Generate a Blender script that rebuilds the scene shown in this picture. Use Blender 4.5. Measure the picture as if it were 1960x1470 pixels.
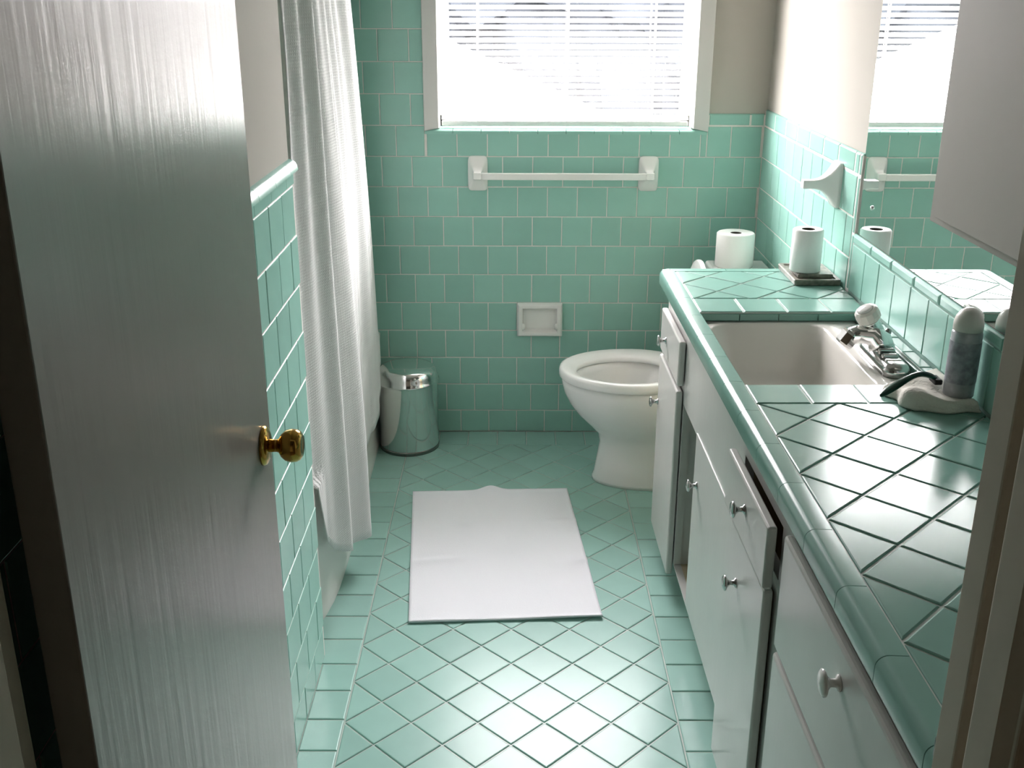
import bpy, bmesh, math, random
from mathutils import Vector, Matrix

random.seed(4)
for o in list(bpy.data.objects):
    bpy.data.objects.remove(o)
scn = bpy.context.scene
COL = scn.collection

# ------------------------------------------------------------------ camera
F_PX, PITCH, YAW, ROLL = 2036.13, 0.3515, -0.00047, -0.00287
CAM_H = 1.635
def cam_axes():
    f = Vector((0, math.cos(PITCH), -math.sin(PITCH)))
    r = Vector((1, 0, 0))
    Z = Matrix.Rotation(YAW, 3, 'Z')
    f = Z @ f
    r = Z @ r
    d = f.cross(r)
    c, s = math.cos(ROLL), math.sin(ROLL)
    return c * r + s * d, -s * r + c * d, f
_r, _d, _f = cam_axes()
cd = bpy.data.cameras.new('camera')
cam = bpy.data.objects.new('camera', cd)
COL.objects.link(cam)
M = Matrix(((_r.x, -_d.x, -_f.x), (_r.y, -_d.y, -_f.y), (_r.z, -_d.z, -_f.z)))
cam.matrix_world = Matrix.Translation((0, 0, CAM_H)) @ M.to_4x4()
cd.sensor_width = 36.0
cd.lens = F_PX / 1960.0 * 36.0
cd.clip_start = 0.02
scn.camera = cam

# ------------------------------------------------------------------ light
scn.view_settings.view_transform = 'Standard'
scn.view_settings.look = 'None'
scn.view_settings.gamma = 1.0
scn.view_settings.use_curve_mapping = False
scn.view_settings.exposure = 4.05

w = bpy.data.worlds.new('world')
scn.world = w
w.use_nodes = True
bg = w.node_tree.nodes['Background']
bg.inputs[0].default_value = (1.0, 0.945, 0.965, 1)
bg.inputs[1].default_value = 4.0

pd = bpy.data.lights.new('window_portal', 'AREA')
pd.shape = 'RECTANGLE'
pd.size, pd.size_y = 0.95, 1.0
pd.cycles.is_portal = True
portal = bpy.data.objects.new('window_portal', pd)
COL.objects.link(portal)
portal.location = (0.19, 4.075, 1.66)
portal.rotation_euler = Vector((0, -1, 0)).to_track_quat('-Z', 'Y').to_euler()

# ------------------------------------------------------------------ materials
MATS = {}
def srgb(r, g, b):
    def f(c):
        c /= 255.0
        return c / 12.92 if c <= 0.04045 else ((c + 0.055) / 1.055) ** 2.4
    return (f(r), f(g), f(b), 1)

def mat(name, col, rough=0.5, metal=0.0, spec=0.5, coat=0.0, bump=0.0, bscale=200.0,
        stretch=None, vary=0.0, noise=0.0, nscale=8.0, trans=0.0, ior=1.45):
    m = bpy.data.materials.new(name)
    m.use_nodes = True
    nt = m.node_tree
    b = nt.nodes['Principled BSDF']
    b.inputs['Base Color'].default_value = col
    b.inputs['Roughness'].default_value = rough
    b.inputs['Metallic'].default_value = metal
    b.inputs['Specular IOR Level'].default_value = spec
    b.inputs['Coat Weight'].default_value = coat
    b.inputs['Transmission Weight'].default_value = trans
    b.inputs['IOR'].default_value = ior
    tc = nt.nodes.new('ShaderNodeTexCoord')
    src = None
    if vary > 0 or noise > 0:
        hsv = nt.nodes.new('ShaderNodeHueSaturation')
        hsv.inputs['Color'].default_value = col
        add = None
        if vary > 0:
            oi = nt.nodes.new('ShaderNodeObjectInfo')
            mr = nt.nodes.new('ShaderNodeMapRange')
            mr.inputs[3].default_value = 1 - vary
            mr.inputs[4].default_value = 1 + vary
            nt.links.new(oi.outputs['Random'], mr.inputs[0])
            add = mr.outputs[0]
        if noise > 0:
            nz = nt.nodes.new('ShaderNodeTexNoise')
            nz.inputs['Scale'].default_value = nscale
            nz.inputs['Detail'].default_value = 4
            nt.links.new(tc.outputs['Object'], nz.inputs['Vector'])
            m2 = nt.nodes.new('ShaderNodeMapRange')
            m2.inputs[1].default_value = 0.3
            m2.inputs[2].default_value = 0.7
            m2.inputs[3].default_value = 1 - noise
            m2.inputs[4].default_value = 1 + noise
            nt.links.new(nz.outputs['Fac'], m2.inputs[0])
            if add is None:
                add = m2.outputs[0]
            else:
                mm = nt.nodes.new('ShaderNodeMath')
                mm.operation = 'MULTIPLY'
                nt.links.new(add, mm.inputs[0])
                nt.links.new(m2.outputs[0], mm.inputs[1])
                add = mm.outputs[0]
        nt.links.new(add, hsv.inputs['Value'])
        nt.links.new(hsv.outputs[0], b.inputs['Base Color'])
    if bump > 0:
        n2 = nt.nodes.new('ShaderNodeTexNoise')
        n2.inputs['Scale'].default_value = bscale
        n2.inputs['Detail'].default_value = 3
        if stretch:
            mp = nt.nodes.new('ShaderNodeMapping')
            mp.inputs['Scale'].default_value = stretch
            nt.links.new(tc.outputs['Object'], mp.inputs['Vector'])
            nt.links.new(mp.outputs[0], n2.inputs['Vector'])
        else:
            nt.links.new(tc.outputs['Object'], n2.inputs['Vector'])
        bp = nt.nodes.new('ShaderNodeBump')
        bp.inputs['Strength'].default_value = bump
        bp.inputs['Distance'].default_value = 0.002
        nt.links.new(n2.outputs['Fac'], bp.inputs['Height'])
        nt.links.new(bp.outputs[0], b.inputs['Normal'])
    MATS[name] = m
    return m

TEAL = srgb(154, 200, 187)
mat('wall_tile', TEAL, 0.26, spec=0.32, vary=0.05, noise=0.03, nscale=9, bump=0.04, bscale=14)
mat('floor_tile', srgb(156, 196, 186), 0.27, spec=0.24, vary=0.05, noise=0.03, nscale=9, bump=0.04, bscale=14)
mat('counter_tile', srgb(124, 165, 153), 0.22, spec=0.3, vary=0.04, noise=0.03, nscale=9, bump=0.04, bscale=14)
mat('wall_grout', srgb(226, 220, 214), 0.8, noise=0.05, nscale=30)
mat('splash_grout', srgb(150, 182, 172), 0.5, noise=0.05, nscale=25)
mat('sink_porcelain', srgb(214, 212, 205), 0.14)
mat('floor_grout', srgb(176, 188, 180), 0.4, noise=0.08, nscale=25)
mat('counter_grout', srgb(170, 182, 174), 0.4, noise=0.08, nscale=25)
mat('paint_wall', srgb(186, 182, 173), 0.85, spec=0.15, bump=0.1, bscale=60)
mat('paint_ceiling', srgb(160, 158, 152), 0.7)
mat('paint_gloss', srgb(202, 201, 197), 0.22, spec=0.25, bump=0.12, bscale=40, stretch=(1, 1, 0.08), noise=0.02)
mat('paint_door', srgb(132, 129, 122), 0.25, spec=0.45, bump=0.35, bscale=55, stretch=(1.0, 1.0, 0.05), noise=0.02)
mat('paint_matte_grey', srgb(168, 165, 158), 0.6, spec=0.15, bump=0.06, bscale=40)
mat('paint_casing', srgb(214, 212, 208), 0.6, spec=0.2)
mat('paint_jamb', srgb(206, 198, 182), 0.5, spec=0.2, bump=0.08, bscale=40)
mat('hall_paint', srgb(206, 196, 176), 0.6)
mat('hall_floor', srgb(120, 96, 70), 0.5, noise=0.1)
mat('porcelain', srgb(238, 238, 236), 0.1, coat=0.3)
mat('ceramic_white', srgb(236, 236, 232), 0.14)
mat('seat_plastic', srgb(242, 242, 240), 0.16)
mat('chrome', (0.82, 0.82, 0.82, 1), 0.1, metal=1.0)
mat('steel', (0.86, 0.86, 0.85, 1), 0.10, metal=1.0, bump=0.02, bscale=8)
mat('dark_metal', (0.30, 0.29, 0.28, 1), 0.25, metal=1.0)
mat('pewter', (0.50, 0.50, 0.49, 1), 0.18, metal=1.0)
mat('brass', srgb(176, 140, 66), 0.16, metal=1.0)
mat('black_rubber', srgb(26, 26, 26), 0.6)
mat('mirror_glass', (0.88, 0.91, 0.9, 1), 0.006, metal=1.0)
mat('paper', srgb(242, 241, 238), 0.9, bump=0.15, bscale=120)
mat('paper_core', srgb(70, 62, 56), 0.9)
mat('stone_tray', srgb(120, 116, 106), 0.35, noise=0.5, nscale=60)
mat('towel', srgb(240, 241, 246), 0.95, bump=0.5, bscale=260)
mat('washcloth', srgb(226, 222, 212), 0.95, bump=0.8, bscale=180)
mat('green_plastic', srgb(12, 62, 48), 0.25)
mat('dark_green', srgb(24, 58, 48), 0.3)
mat('can_body', srgb(176, 180, 184), 0.3, metal=0.3, noise=0.25, nscale=45)
mat('can_label', srgb(150, 152, 160), 0.4, noise=0.35, nscale=70)
mat('can_cap', srgb(222, 220, 212), 0.35)
mat('acrylic', srgb(235, 235, 235), 0.05, trans=0.6, ior=1.49)
mat('tub_enamel', srgb(240, 239, 234), 0.18)
mat('white_vinyl', srgb(235, 235, 232), 0.4)
mat('cabinet_inside', srgb(190, 176, 146), 0.6)
mat('water', srgb(190, 205, 205), 0.03, spec=0.6)
mat('yard', srgb(96, 98, 92), 0.9, noise=0.25, nscale=1.2)
mat('added_white', srgb(232, 232, 228), 0.9)  # for the invented outside wall, bright through the blind gaps
mat('gap_dark', srgb(30, 33, 36), 1.0, spec=0.0, noise=0.4, nscale=5)  # near-black so the added hedge keeps the blind gaps dark

# window glass
g = bpy.data.materials.new('window_glass')
g.use_nodes = True
nt = g.node_tree
nt.nodes.remove(nt.nodes['Principled BSDF'])
tr = nt.nodes.new('ShaderNodeBsdfTransparent')
gl = nt.nodes.new('ShaderNodeBsdfGlossy')
gl.inputs['Roughness'].default_value = 0.02
mx = nt.nodes.new('ShaderNodeMixShader')
mx.inputs[0].default_value = 0.06
nt.links.new(tr.outputs[0], mx.inputs[1])
nt.links.new(gl.outputs[0], mx.inputs[2])
nt.links.new(mx.outputs[0], nt.nodes['Material Output'].inputs[0])
MATS['window_glass'] = g

def translucent(name, col, tcol, fac, rough=0.5, waffle=False):
    m = bpy.data.materials.new(name)
    m.use_nodes = True
    nt = m.node_tree
    b = nt.nodes['Principled BSDF']
    b.inputs['Base Color'].default_value = col
    b.inputs['Roughness'].default_value = rough
    b.inputs['Specular IOR Level'].default_value = 0.25
    t = nt.nodes.new('ShaderNodeBsdfTranslucent')
    t.inputs['Color'].default_value = tcol
    x = nt.nodes.new('ShaderNodeMixShader')
    x.inputs[0].default_value = fac
    nt.links.new(b.outputs[0], x.inputs[1])
    nt.links.new(t.outputs[0], x.inputs[2])
    nt.links.new(x.outputs[0], nt.nodes['Material Output'].inputs[0])
    if waffle:
        tc = nt.nodes.new('ShaderNodeTexCoord')
        hs = []
        for ax, sc in (('Y', 55.0), ('Z', 42.0)):
            wv = nt.nodes.new('ShaderNodeTexWave')
            wv.wave_type = 'BANDS'
            wv.bands_direction = ax
            wv.inputs['Scale'].default_value = sc
            wv.inputs['Distortion'].default_value = 0.6
            nt.links.new(tc.outputs['Object'], wv.inputs['Vector'])
            hs.append(wv.outputs['Fac'])
        mm = nt.nodes.new('ShaderNodeMath')
        mm.operation = 'MAXIMUM'
        nt.links.new(hs[0], mm.inputs[0])
        nt.links.new(hs[1], mm.inputs[1])
        bp = nt.nodes.new('ShaderNodeBump')
        bp.inputs['Strength'].default_value = 0.35
        bp.inputs['Distance'].default_value = 0.002
        nt.links.new(mm.outputs[0], bp.inputs['Height'])
        nt.links.new(bp.outputs[0], b.inputs['Normal'])
        nt.links.new(bp.outputs[0], t.inputs['Normal'])
    MATS[name] = m
translucent('blind_vinyl', srgb(205, 205, 203), (0.9, 0.9, 0.88, 1), 0.35, 0.4)
translucent('curtain_cloth', srgb(240, 240, 238), (0.8, 0.8, 0.8, 1), 0.25, 0.9, waffle=True)

# ------------------------------------------------------------------ helpers
def link(ob, parent=None, local=False):
    COL.objects.link(ob)
    if parent is not None:
        ob.parent = parent
        if not local and not parent.get('_local'):
            # coordinates are given in world space: take the parent's place out again
            L = Vector(parent.location)
            pp = parent.parent
            if pp is not None and pp.get('_local'):
                ob.matrix_parent_inverse = Matrix.Translation(-L)
            else:
                ob.matrix_parent_inverse = Matrix.Translation(-root_loc(parent))
        elif parent.parent is not None and not local:
            ob.matrix_parent_inverse = Matrix.Translation(-Vector(parent.location))
    return ob

def root_loc(p):
    # world location of an unrotated parent chain
    if p.parent is None:
        return Vector(p.location)
    return Vector(p.location)   # matrix_parent_inverse cancels the grandparent

def tag(o, label=None, cat=None, group=None, kind=None):
    if label: o['label'] = label
    if cat: o['category'] = cat
    if group: o['group'] = group
    if kind: o['kind'] = kind
    return o

def empty(name, loc, rz=0.0, label=None, cat=None, group=None, kind=None, parent=None):
    o = bpy.data.objects.new(name, None)
    o.empty_display_size = 0.05
    o.location = loc
    o.rotation_euler = (0, 0, rz)
    link(o, parent)
    return tag(o, label, cat, group, kind)

def mobj(name, verts, faces, m, parent=None, smooth=False, kind=None, recenter=True):
    vs = [Vector(v) for v in verts]
    c = Vector((0, 0, 0))
    if recenter:
        lo = Vector((min(v.x for v in vs), min(v.y for v in vs), min(v.z for v in vs)))
        hi = Vector((max(v.x for v in vs), max(v.y for v in vs), max(v.z for v in vs)))
        c = (lo + hi) / 2
        c.z = lo.z
    me = bpy.data.meshes.new(name)
    me.from_pydata([v - c for v in vs], [], faces)
    me.update()
    bm = bmesh.new()
    bm.from_mesh(me)
    bmesh.ops.recalc_face_normals(bm, faces=bm.faces)
    bm.to_mesh(me)
    bm.free()
    me.materials.append(MATS[m])
    if smooth:
        for p in me.polygons:
            p.use_smooth = True
    ob = bpy.data.objects.new(name, me)
    ob.location = c
    link(ob, parent)
    if kind:
        ob['kind'] = kind
    return ob

def bevel(ob, wdt, seg=2, angle=0.6):
    b = ob.modifiers.new('bevel', 'BEVEL')
    b.width = wdt
    b.segments = seg
    b.limit_method = 'ANGLE'
    b.angle_limit = angle
    return ob

def subsurf(ob, lv=2):
    s = ob.modifiers.new('subsurf', 'SUBSURF')
    s.levels = lv
    s.render_levels = lv
    return ob

def box_vf(x0, x1, y0, y1, z0, z1):
    v = [(x0, y0, z0), (x1, y0, z0), (x1, y1, z0), (x0, y1, z0), (x0, y0, z1), (x1, y0, z1), (x1, y1, z1), (x0, y1, z1)]
    f = [(0, 3, 2, 1), (4, 5, 6, 7), (0, 1, 5, 4), (1, 2, 6, 5), (2, 3, 7, 6), (3, 0, 4, 7)]
    return v, f

def box(name, x0, x1, y0, y1, z0, z1, m, parent=None, bev=0.0, kind=None, seg=2):
    v, f = box_vf(x0, x1, y0, y1, z0, z1)
    o = mobj(name, v, f, m, parent, kind=kind)
    if bev > 0:
        bevel(o, bev, seg)
    return o

def boxes(name, lst, m, parent=None, bev=0.0, kind=None):
    V, Fc = [], []
    for b in lst:
        v, f = box_vf(*b)
        n = len(V)
        V += v
        Fc += [tuple(i + n for i in q) for q in f]
    o = mobj(name, V, Fc, m, parent, kind=kind)
    if bev > 0:
        bevel(o, bev)
    return o

def loft(name, rings, m, parent=None, cap0=True, cap1=True, closed=True, smooth=True):
    n = len(rings[0])
    V = [p for r in rings for p in r]
    Fc = []
    for i in range(len(rings) - 1):
        for j in range(n if closed else n - 1):
            a = i * n + j
            b = i * n + (j + 1) % n
            Fc.append((a, b, b + n, a + n))
    if cap0: Fc.append(tuple(range(n))[::-1])
    if cap1: Fc.append(tuple((len(rings) - 1) * n + j for j in range(n)))
    return mobj(name, V, Fc, m, parent, smooth=smooth)

def lathe(name, prof, center, m, parent=None, axis='Z', seg=32, smooth=True):
    # prof: list of (radius, height along axis); axis may be a Vector
    ax = {'X': Vector((1, 0, 0)), 'Y': Vector((0, 1, 0)), 'Z': Vector((0, 0, 1))}.get(axis, axis) if isinstance(axis, str) else Vector(axis).normalized()
    u = ax.orthogonal().normalized()
    v = ax.cross(u)
    c = Vector(center)
    rings = []
    for r, h in prof:
        rr = max(r, 1e-4)
        rings.append([c + ax * h + (u * math.cos(2 * math.pi * k / seg) + v * math.sin(2 * math.pi * k / seg)) * rr for k in range(seg)])
    return loft(name, rings, m, parent, smooth=smooth)

def sharp(ob, ang=0.7):
    me = ob.data
    bm = bmesh.new()
    bm.from_mesh(me)
    for e in bm.edges:
        if len(e.link_faces) == 2 and e.calc_face_angle() > ang:
            e.smooth = False
    bm.to_mesh(me)
    bm.free()
    return ob

def tube(name, pts, rad, m, parent=None, seg=12):
    pts = [Vector(p) for p in pts]
    rads = rad if isinstance(rad, (list, tuple)) else [rad] * len(pts)
    rings = []
    up = None
    for i, p in enumerate(pts):
        d = (pts[min(i + 1, len(pts) - 1)] - pts[max(i - 1, 0)]).normalized()
        if up is None:
            up = d.orthogonal().normalized()
        u = (up - d * up.dot(d)).normalized()
        v = d.cross(u)
        up = u
        rings.append([p + (u * math.cos(2 * math.pi * k / seg) + v * math.sin(2 * math.pi * k / seg)) * rads[i] for k in range(seg)])
    return loft(name, rings, m, parent)

# ---- tiles -------------------------------------------------------
def clip(poly, a, b, c):
    # keep the side a*x + b*y <= c
    out = []
    n = len(poly)
    for i in range(n):
        p, q = poly[i], poly[(i + 1) % n]
        dp = a * p[0] + b * p[1] - c
        dq = a * q[0] + b * q[1] - c
        if dp <= 1e-9:
            out.append(p)
        if (dp < -1e-9 and dq > 1e-9) or (dp > 1e-9 and dq < -1e-9):
            t = dp / (dp - dq)
            out.append((p[0] + (q[0] - p[0]) * t, p[1] + (q[1] - p[1]) * t))
    return out

def clip_rect(poly, x0, x1, y0, y1):
    for a, b, c in ((-1, 0, -x0), (1, 0, x1), (0, -1, -y0), (0, 1, y1)):
        poly = clip(poly, a, b, c)
        if len(poly) < 3:
            return []
    return poly

def area(p):
    return 0.5 * sum(p[i][0] * p[(i + 1) % len(p)][1] - p[(i + 1) % len(p)][0] * p[i][1] for i in range(len(p)))

def inset(poly, d):
    # convex, counter-clockwise: clip by every edge moved inwards
    out = list(poly)
    n = len(poly)
    for i in range(n):
        p, q = poly[i], poly[(i + 1) % n]
        ex, ey = q[0] - p[0], q[1] - p[1]
        L = math.hypot(ex, ey)
        if L < 1e-6:
            continue
        nx, ny = ey / L, -ex / L
        out = clip(out, nx, ny, nx * p[0] + ny * p[1] - d)
        if len(out) < 3:
            return []
    return out

def dedupe(poly):
    out = []
    for p in poly:
        if not out or math.hypot(p[0] - out[-1][0], p[1] - out[-1][1]) > 1e-4:
            out.append(p)
    if len(out) > 1 and math.hypot(out[0][0] - out[-1][0], out[0][1] - out[-1][1]) < 1e-4:
        out.pop()
    return out

FRAMES = {
    'back': (Vector((1, 0, 0)), Vector((0, 0, 1)), Vector((0, -1, 0))),
    'front': (Vector((-1, 0, 0)), Vector((0, 0, 1)), Vector((0, 1, 0))),
    'left': (Vector((0, 1, 0)), Vector((0, 0, 1)), Vector((1, 0, 0))),
    'right': (Vector((0, -1, 0)), Vector((0, 0, 1)), Vector((-1, 0, 0))),
    'up': (Vector((1, 0, 0)), Vector((0, 1, 0)), Vector((0, 0, 1))),
}
TCACHE = {}
def tile(name, poly, frame, level, m, parent, grout=0.0030, th=0.008, bev=0.0022, jit=0.0004):
    """poly in (u,v) coordinates of the frame, level = position of the face along n."""
    poly = dedupe(poly)
    if len(poly) < 3:
        return None
    if area(poly) < 0:
        poly = poly[::-1]
    p0 = dedupe(inset(poly, grout / 2))
    if len(p0) < 3 or area(p0) < 2e-5:
        return None
    cx = sum(p[0] for p in p0) / len(p0)
    cy = sum(p[1] for p in p0) / len(p0)
    rel = [(p[0] - cx, p[1] - cy) for p in p0]
    b = min(bev, 0.2 * math.sqrt(area(p0)))
    key = (frame, m, th, tuple((round(a, 4), round(c, 4)) for a, c in rel))
    U, V, N = FRAMES[frame]
    me = TCACHE.get(key)
    if me is None:
        n = len(rel)
        # two-step cushion edge: side, soft shoulder, face
        sh = [(a * (1 - 0) , c) for a, c in rel]
        def ins(d):
            q = dedupe(inset(rel, d))
            if len(q) != n:
                k = 1 - d / max(1e-3, math.sqrt(area(rel)) / 2)
                q = [(a * k, c * k) for a, c in rel]
            return q
        r1 = ins(b * 0.35)
        r2 = ins(b)
        rings = [(rel, -th), (rel, -b * 0.8), (r1, -b * 0.28), (r2, 0.0)]
        vs, fs = [], []
        for q, h in rings:
            for a, c in q:
                vs.append(U * a + V * c + N * h)
        for k in range(3):
            for i in range(n):
                j = (i + 1) % n
                fs.append((k * n + i, k * n + j, (k + 1) * n + j, (k + 1) * n + i))
        fs.append(tuple(3 * n + i for i in range(n)))
        me = bpy.data.meshes.new(name)
        me.from_pydata(vs, [], fs)
        me.materials.append(MATS[m])
        me.update()
        TCACHE[key] = me
    ob = bpy.data.objects.new(name, me)
    ob.location = U * cx + V * cy + N * (level + random.uniform(-jit, jit))
    # a hair of tilt, as hand-set tiles have
    tilt = 0.0022
    ob.rotation_euler = [random.uniform(-tilt, tilt) * (1 - abs(N[i])) for i in range(3)]
    link(ob, parent)
    return ob

def rect(x0, x1, y0, y1):
    return [(x0, y0), (x1, y0), (x1, y1), (x0, y1)]

def subtract_rect(poly_rect, hole):
    """rect minus rect -> list of rects; used where a tile meets the window."""
    x0, x1, y0, y1 = poly_rect
    a0, a1, b0, b1 = hole
    if a1 <= x0 or a0 >= x1 or b1 <= y0 or b0 >= y1:
        return [poly_rect]
    out = []
    if a0 > x0: out.append((x0, a0, y0, y1))
    if a1 < x1: out.append((a1, x1, y0, y1))
    if b0 > y0: out.append((max(x0, a0), min(x1, a1), y0, b0))
    if b1 < y1: out.append((max(x0, a0), min(x1, a1), b1, y1))
    return out

# ------------------------------------------------------------------ main dimensions
D = 3.912        # tiled face of the far wall
XR = 0.907       # tiled face of the right wall
XL = -0.488      # tiled face of the left wall
YA = 2.388       # where the left wall ends and the tub alcove starts
XT = -1.26       # far side of the tub alcove
YF0, YF1 = 0.70, 0.815   # door wall
CEIL = 2.44
P = 0.11
BL, BR = -0.3975, 0.4013
FS = 0.0797      # half diagonal of a floor tile
FY = 2.267
WX0, WX1, WZ0, WZ1 = -0.316, 0.704, 1.172, 2.12    # window opening on the wall face
JX0, JX1 = -0.264, 0.650                            # inner edges of the splayed jambs

# ------------------------------------------------------------------ structure: floor
floor = box('floor', XT - 0.1, XR + 0.1, YF0, D + 0.1, -0.1, -0.0026, 'floor_grout', kind='structure')
FT0 = 0.84
nfar = 19
yfar = FY + nfar * FS
for n in range(-20, 22):
    for k in range(0, 11):
        # tile centred at (BL + k*FS, FY + n*FS), one tile for every odd sum
        if (k + n) % 2 == 0:
            continue
        cx, cy = BL + k * FS, FY + n * FS
        poly = [(cx - FS, cy), (cx, cy - FS), (cx + FS, cy), (cx, cy + FS)]
        poly = clip_rect(poly, BL, BR, FT0, yfar)
        if len(poly) >= 3:
            tile('floor_tile', poly, 'up', 0.0, 'floor_tile', floor, grout=0.0036, bev=0.003)
y = 2.006 - 11 * 0.1127
while y < D:
    y1 = min(y + 0.1127, D)
    if y1 > FT0:
        y0 = max(y, FT0)
        xl = XL - 0.002 if y1 < YA + 0.05 else XL - 0.055
        tile('floor_tile', rect(xl, BL, y0, y1), 'up', 0.0, 'floor_tile', floor, grout=0.0036, bev=0.003)
        tile('floor_tile', rect(BR, BR + 0.1127, y0, y1), 'up', 0.0, 'floor_tile', floor, grout=0.0036, bev=0.003)
        if y0 > 2.9:
            for i in range(1, 4):
                x0 = BR + 0.1127 * i
                tile('floor_tile', rect(x0, x0 + 0.1127, y0, y1), 'up', 0.0, 'floor_tile', floor, grout=0.0036, bev=0.003)
    y += 0.1127
x = BL
while x < BR - 0.01:
    tile('floor_tile', rect(x, min(x + 0.1141, BR), yfar, D), 'up', 0.0, 'floor_tile', floor, grout=0.0036, bev=0.003)
    x += 0.1141

box('ceiling', XT - 0.1, XR + 0.1, YF0, D + 0.1, CEIL, CEIL + 0.08, 'paint_ceiling', kind='structure')

# ------------------------------------------------------------------ structure: far wall with the window opening
T = 0.008
wy0, wy1 = D + T, D + 0.145
wall_back = boxes('wall_back', [
    (XT - 0.1, WX0, wy0, wy1, -0.1, CEIL + 0.02),
    (WX1, XR + 0.1, wy0, wy1, -0.1, CEIL + 0.02),
    (WX0, WX1, wy0, wy1, -0.1, WZ0 - 0.012),
    (WX0, WX1, wy0, wy1, WZ1, CEIL + 0.02)], 'paint_wall', kind='structure')
boxes('tile_bed', [
    (XT, WX0 - 0.001, D + 0.0015, D + T, 0, CEIL),
    (WX1 + 0.001, XR + 0.006, D + 0.0015, D + T, 0, 1.229),
    (WX0 - 0.001, WX1 + 0.001, D + 0.0015, D + T, 0, WZ0 - 0.012)], 'wall_grout', wall_back)
zrows = [0.0, 0.0897] + [0.0897 + P * i for i in range(1, 22)]
HOLE = (WX0, WX1, WZ0 - 0.008, 3.0)
X0C = -0.3097
nrow = 0
for i in range(len(zrows) - 1):
    za, zb = zrows[i], zrows[i + 1]
    if za > 1.9:
        break
    # row index so that the row below the sill starts on a joint at X0C
    off = 0.0 if (i - 10) % 2 == 0 else 0.5
    if za > 1.15:
        xa, xb = -0.74, WX0
    else:
        xa, xb = -0.62, XR
    c0 = int(math.floor((xa - X0C) / P)) - 1
    for c in range(c0, 40):
        x0 = X0C + (c + off) * P
        x1 = x0 + P
        x0, x1 = max(x0, xa), min(x1, xb)
        if x1 - x0 < 0.012:
            continue
        for q in subtract_rect((x0, x1, za, zb), HOLE):
            if min(q[1] - q[0], q[3] - q[2]) > 0.008:
                tile('wall_tile', rect(*q), 'back', -D, 'wall_tile', wall_back)
# right of the window: one row and a cap
xx = WX1
for i in range(2):
    tile('cap_tile', rect(xx, min(xx + 0.1524, XR), 1.1897, 1.235), 'back', -D, 'wall_tile', wall_back, bev=0.006)
    xx += 0.1524

# ------------------------------------------------------------------ structure: right wall
wall_right = box('wall_right', XR + 0.010, XR + 0.11, YF0, D + 0.1, -0.1, CEIL + 0.02, 'paint_wall', kind='structure')
YM = 2.785   # far edge of the mirror
box('tile_bed', XR + 0.0015, XR + 0.010, YM, D + 0.004, 0, 1.244, 'wall_grout', wall_right)
box('tile_bed', XR + 0.0015, XR + 0.010, YF1, YM, 0.80, 1.036, 'splash_grout', wall_right)
for i in range(len(zrows) - 1):
    za, zb = zrows[i], zrows[i + 1]
    if za > 1.15:
        break
    yend = YM + 0.022
    y = D - 0.055 * (i % 2)
    ylast = D
    while ylast > yend + 0.01:
        y0 = max(y - P, yend) if y < D or i % 2 == 0 else y - P
        if y0 < ylast - 0.012 and not (zb < 0.88 and ylast < 3.02):
            tile('wall_tile', rect(-ylast, -y0, za, zb), 'right', -XR, 'wall_tile', wall_right)
        ylast = y0
        y = y0
# cap row and the bullnose beside the mirror
y = D
while y > YM + 0.022:
    y0 = max(y - 0.1524, YM + 0.022)
    tile('cap_tile', rect(-y, -y0, 1.1897, 1.25), 'right', -XR, 'wall_tile', wall_right, bev=0.006)
    y = y0
z = 0.886
while z < 1.249:
    z1 = min(z + 0.1524, 1.25)
    tile('edge_tile', rect(-(YM + 0.022), -YM, z, z1), 'right', -XR, 'wall_tile', wall_right, bev=0.006, grout=0.001, th=0.010)
    z = z1
# backsplash under the mirror
y = YM
k = 0
while y > YF1 + 0.01:
    y0 = max(y - P, YF1)
    tile('wall_tile', rect(-y, -y0, 0.886, 1.014), 'right', -XR, 'wall_tile', wall_right)
    y = y0
y = YM
while y > YF1 + 0.01:
    y0 = max(y - 0.1524, YF1)
    tile('cap_tile', rect(-y, -y0, 1.014, 1.042), 'right', -XR + 0.003, 'wall_tile', wall_right, bev=0.007, grout=0.0016, th=0.010)
    y = y0

# ------------------------------------------------------------------ structure: left wall (ends at the tub alcove)
wall_left = box('wall_left', XT - 0.1, XL - T, YF0, YA - 0.004, -0.1, CEIL + 0.02, 'paint_wall', kind='structure')
box('tile_bed', XL - T, XL - 0.0015, YF1, YA - 0.002, 0, 1.262, 'wall_grout', wall_left)
lrows = [0.0] + [1.235 - 0.1145 * i for i in range(10, -1, -1)]
for i in range(len(lrows) - 1):
    za, zb = lrows[i], lrows[i + 1]
    ph = 2.12 if (i % 2) == 0 else 2.056
    # row 0.4335-0.548 carries joints at 2.12
    y = ph - 0.128 * 12
    while y < YA:
        y0, y1 = max(y, YF1), min(y + 0.128, YA)
        if y1 - y0 > 0.012:
            tile('wall_tile', rect(y0, y1, za, zb), 'left', XL, 'wall_tile', wall_left)
        y += 0.128
# cap: flat strip with a half-round nose
ys = [YA]
yy = 2.308
while yy > YF1:
    ys.append(yy)
    yy -= 0.1524
ys.append(YF1)
for a, b in zip(ys[1:], ys[:-1]):
    prof = [(XL - T, 1.236), (XL + 0.0, 1.236), (XL + 0.0, 1.262)]
    for k in range(7):
        t = math.pi * k / 12
        prof.append((XL - 0.008 + 0.020 * math.cos(t), 1.266 + 0.024 * math.sin(t)))
    prof.append((XL - T, 1.290))
    r0 = [(px, a + 0.001, pz) for px, pz in prof]
    r1 = [(px, b - 0.001, pz) for px, pz in prof]
    o = loft('cap_tile', [r0, r1], 'wall_tile', wall_left)
    sharp(o, 0.5)
# alcove walls
wall_alcove = box('wall_alcove', XT - 0.1, XT, YA - 0.01, D + 0.02, -0.1, CEIL + 0.02, 'wall_tile', kind='structure')

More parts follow.
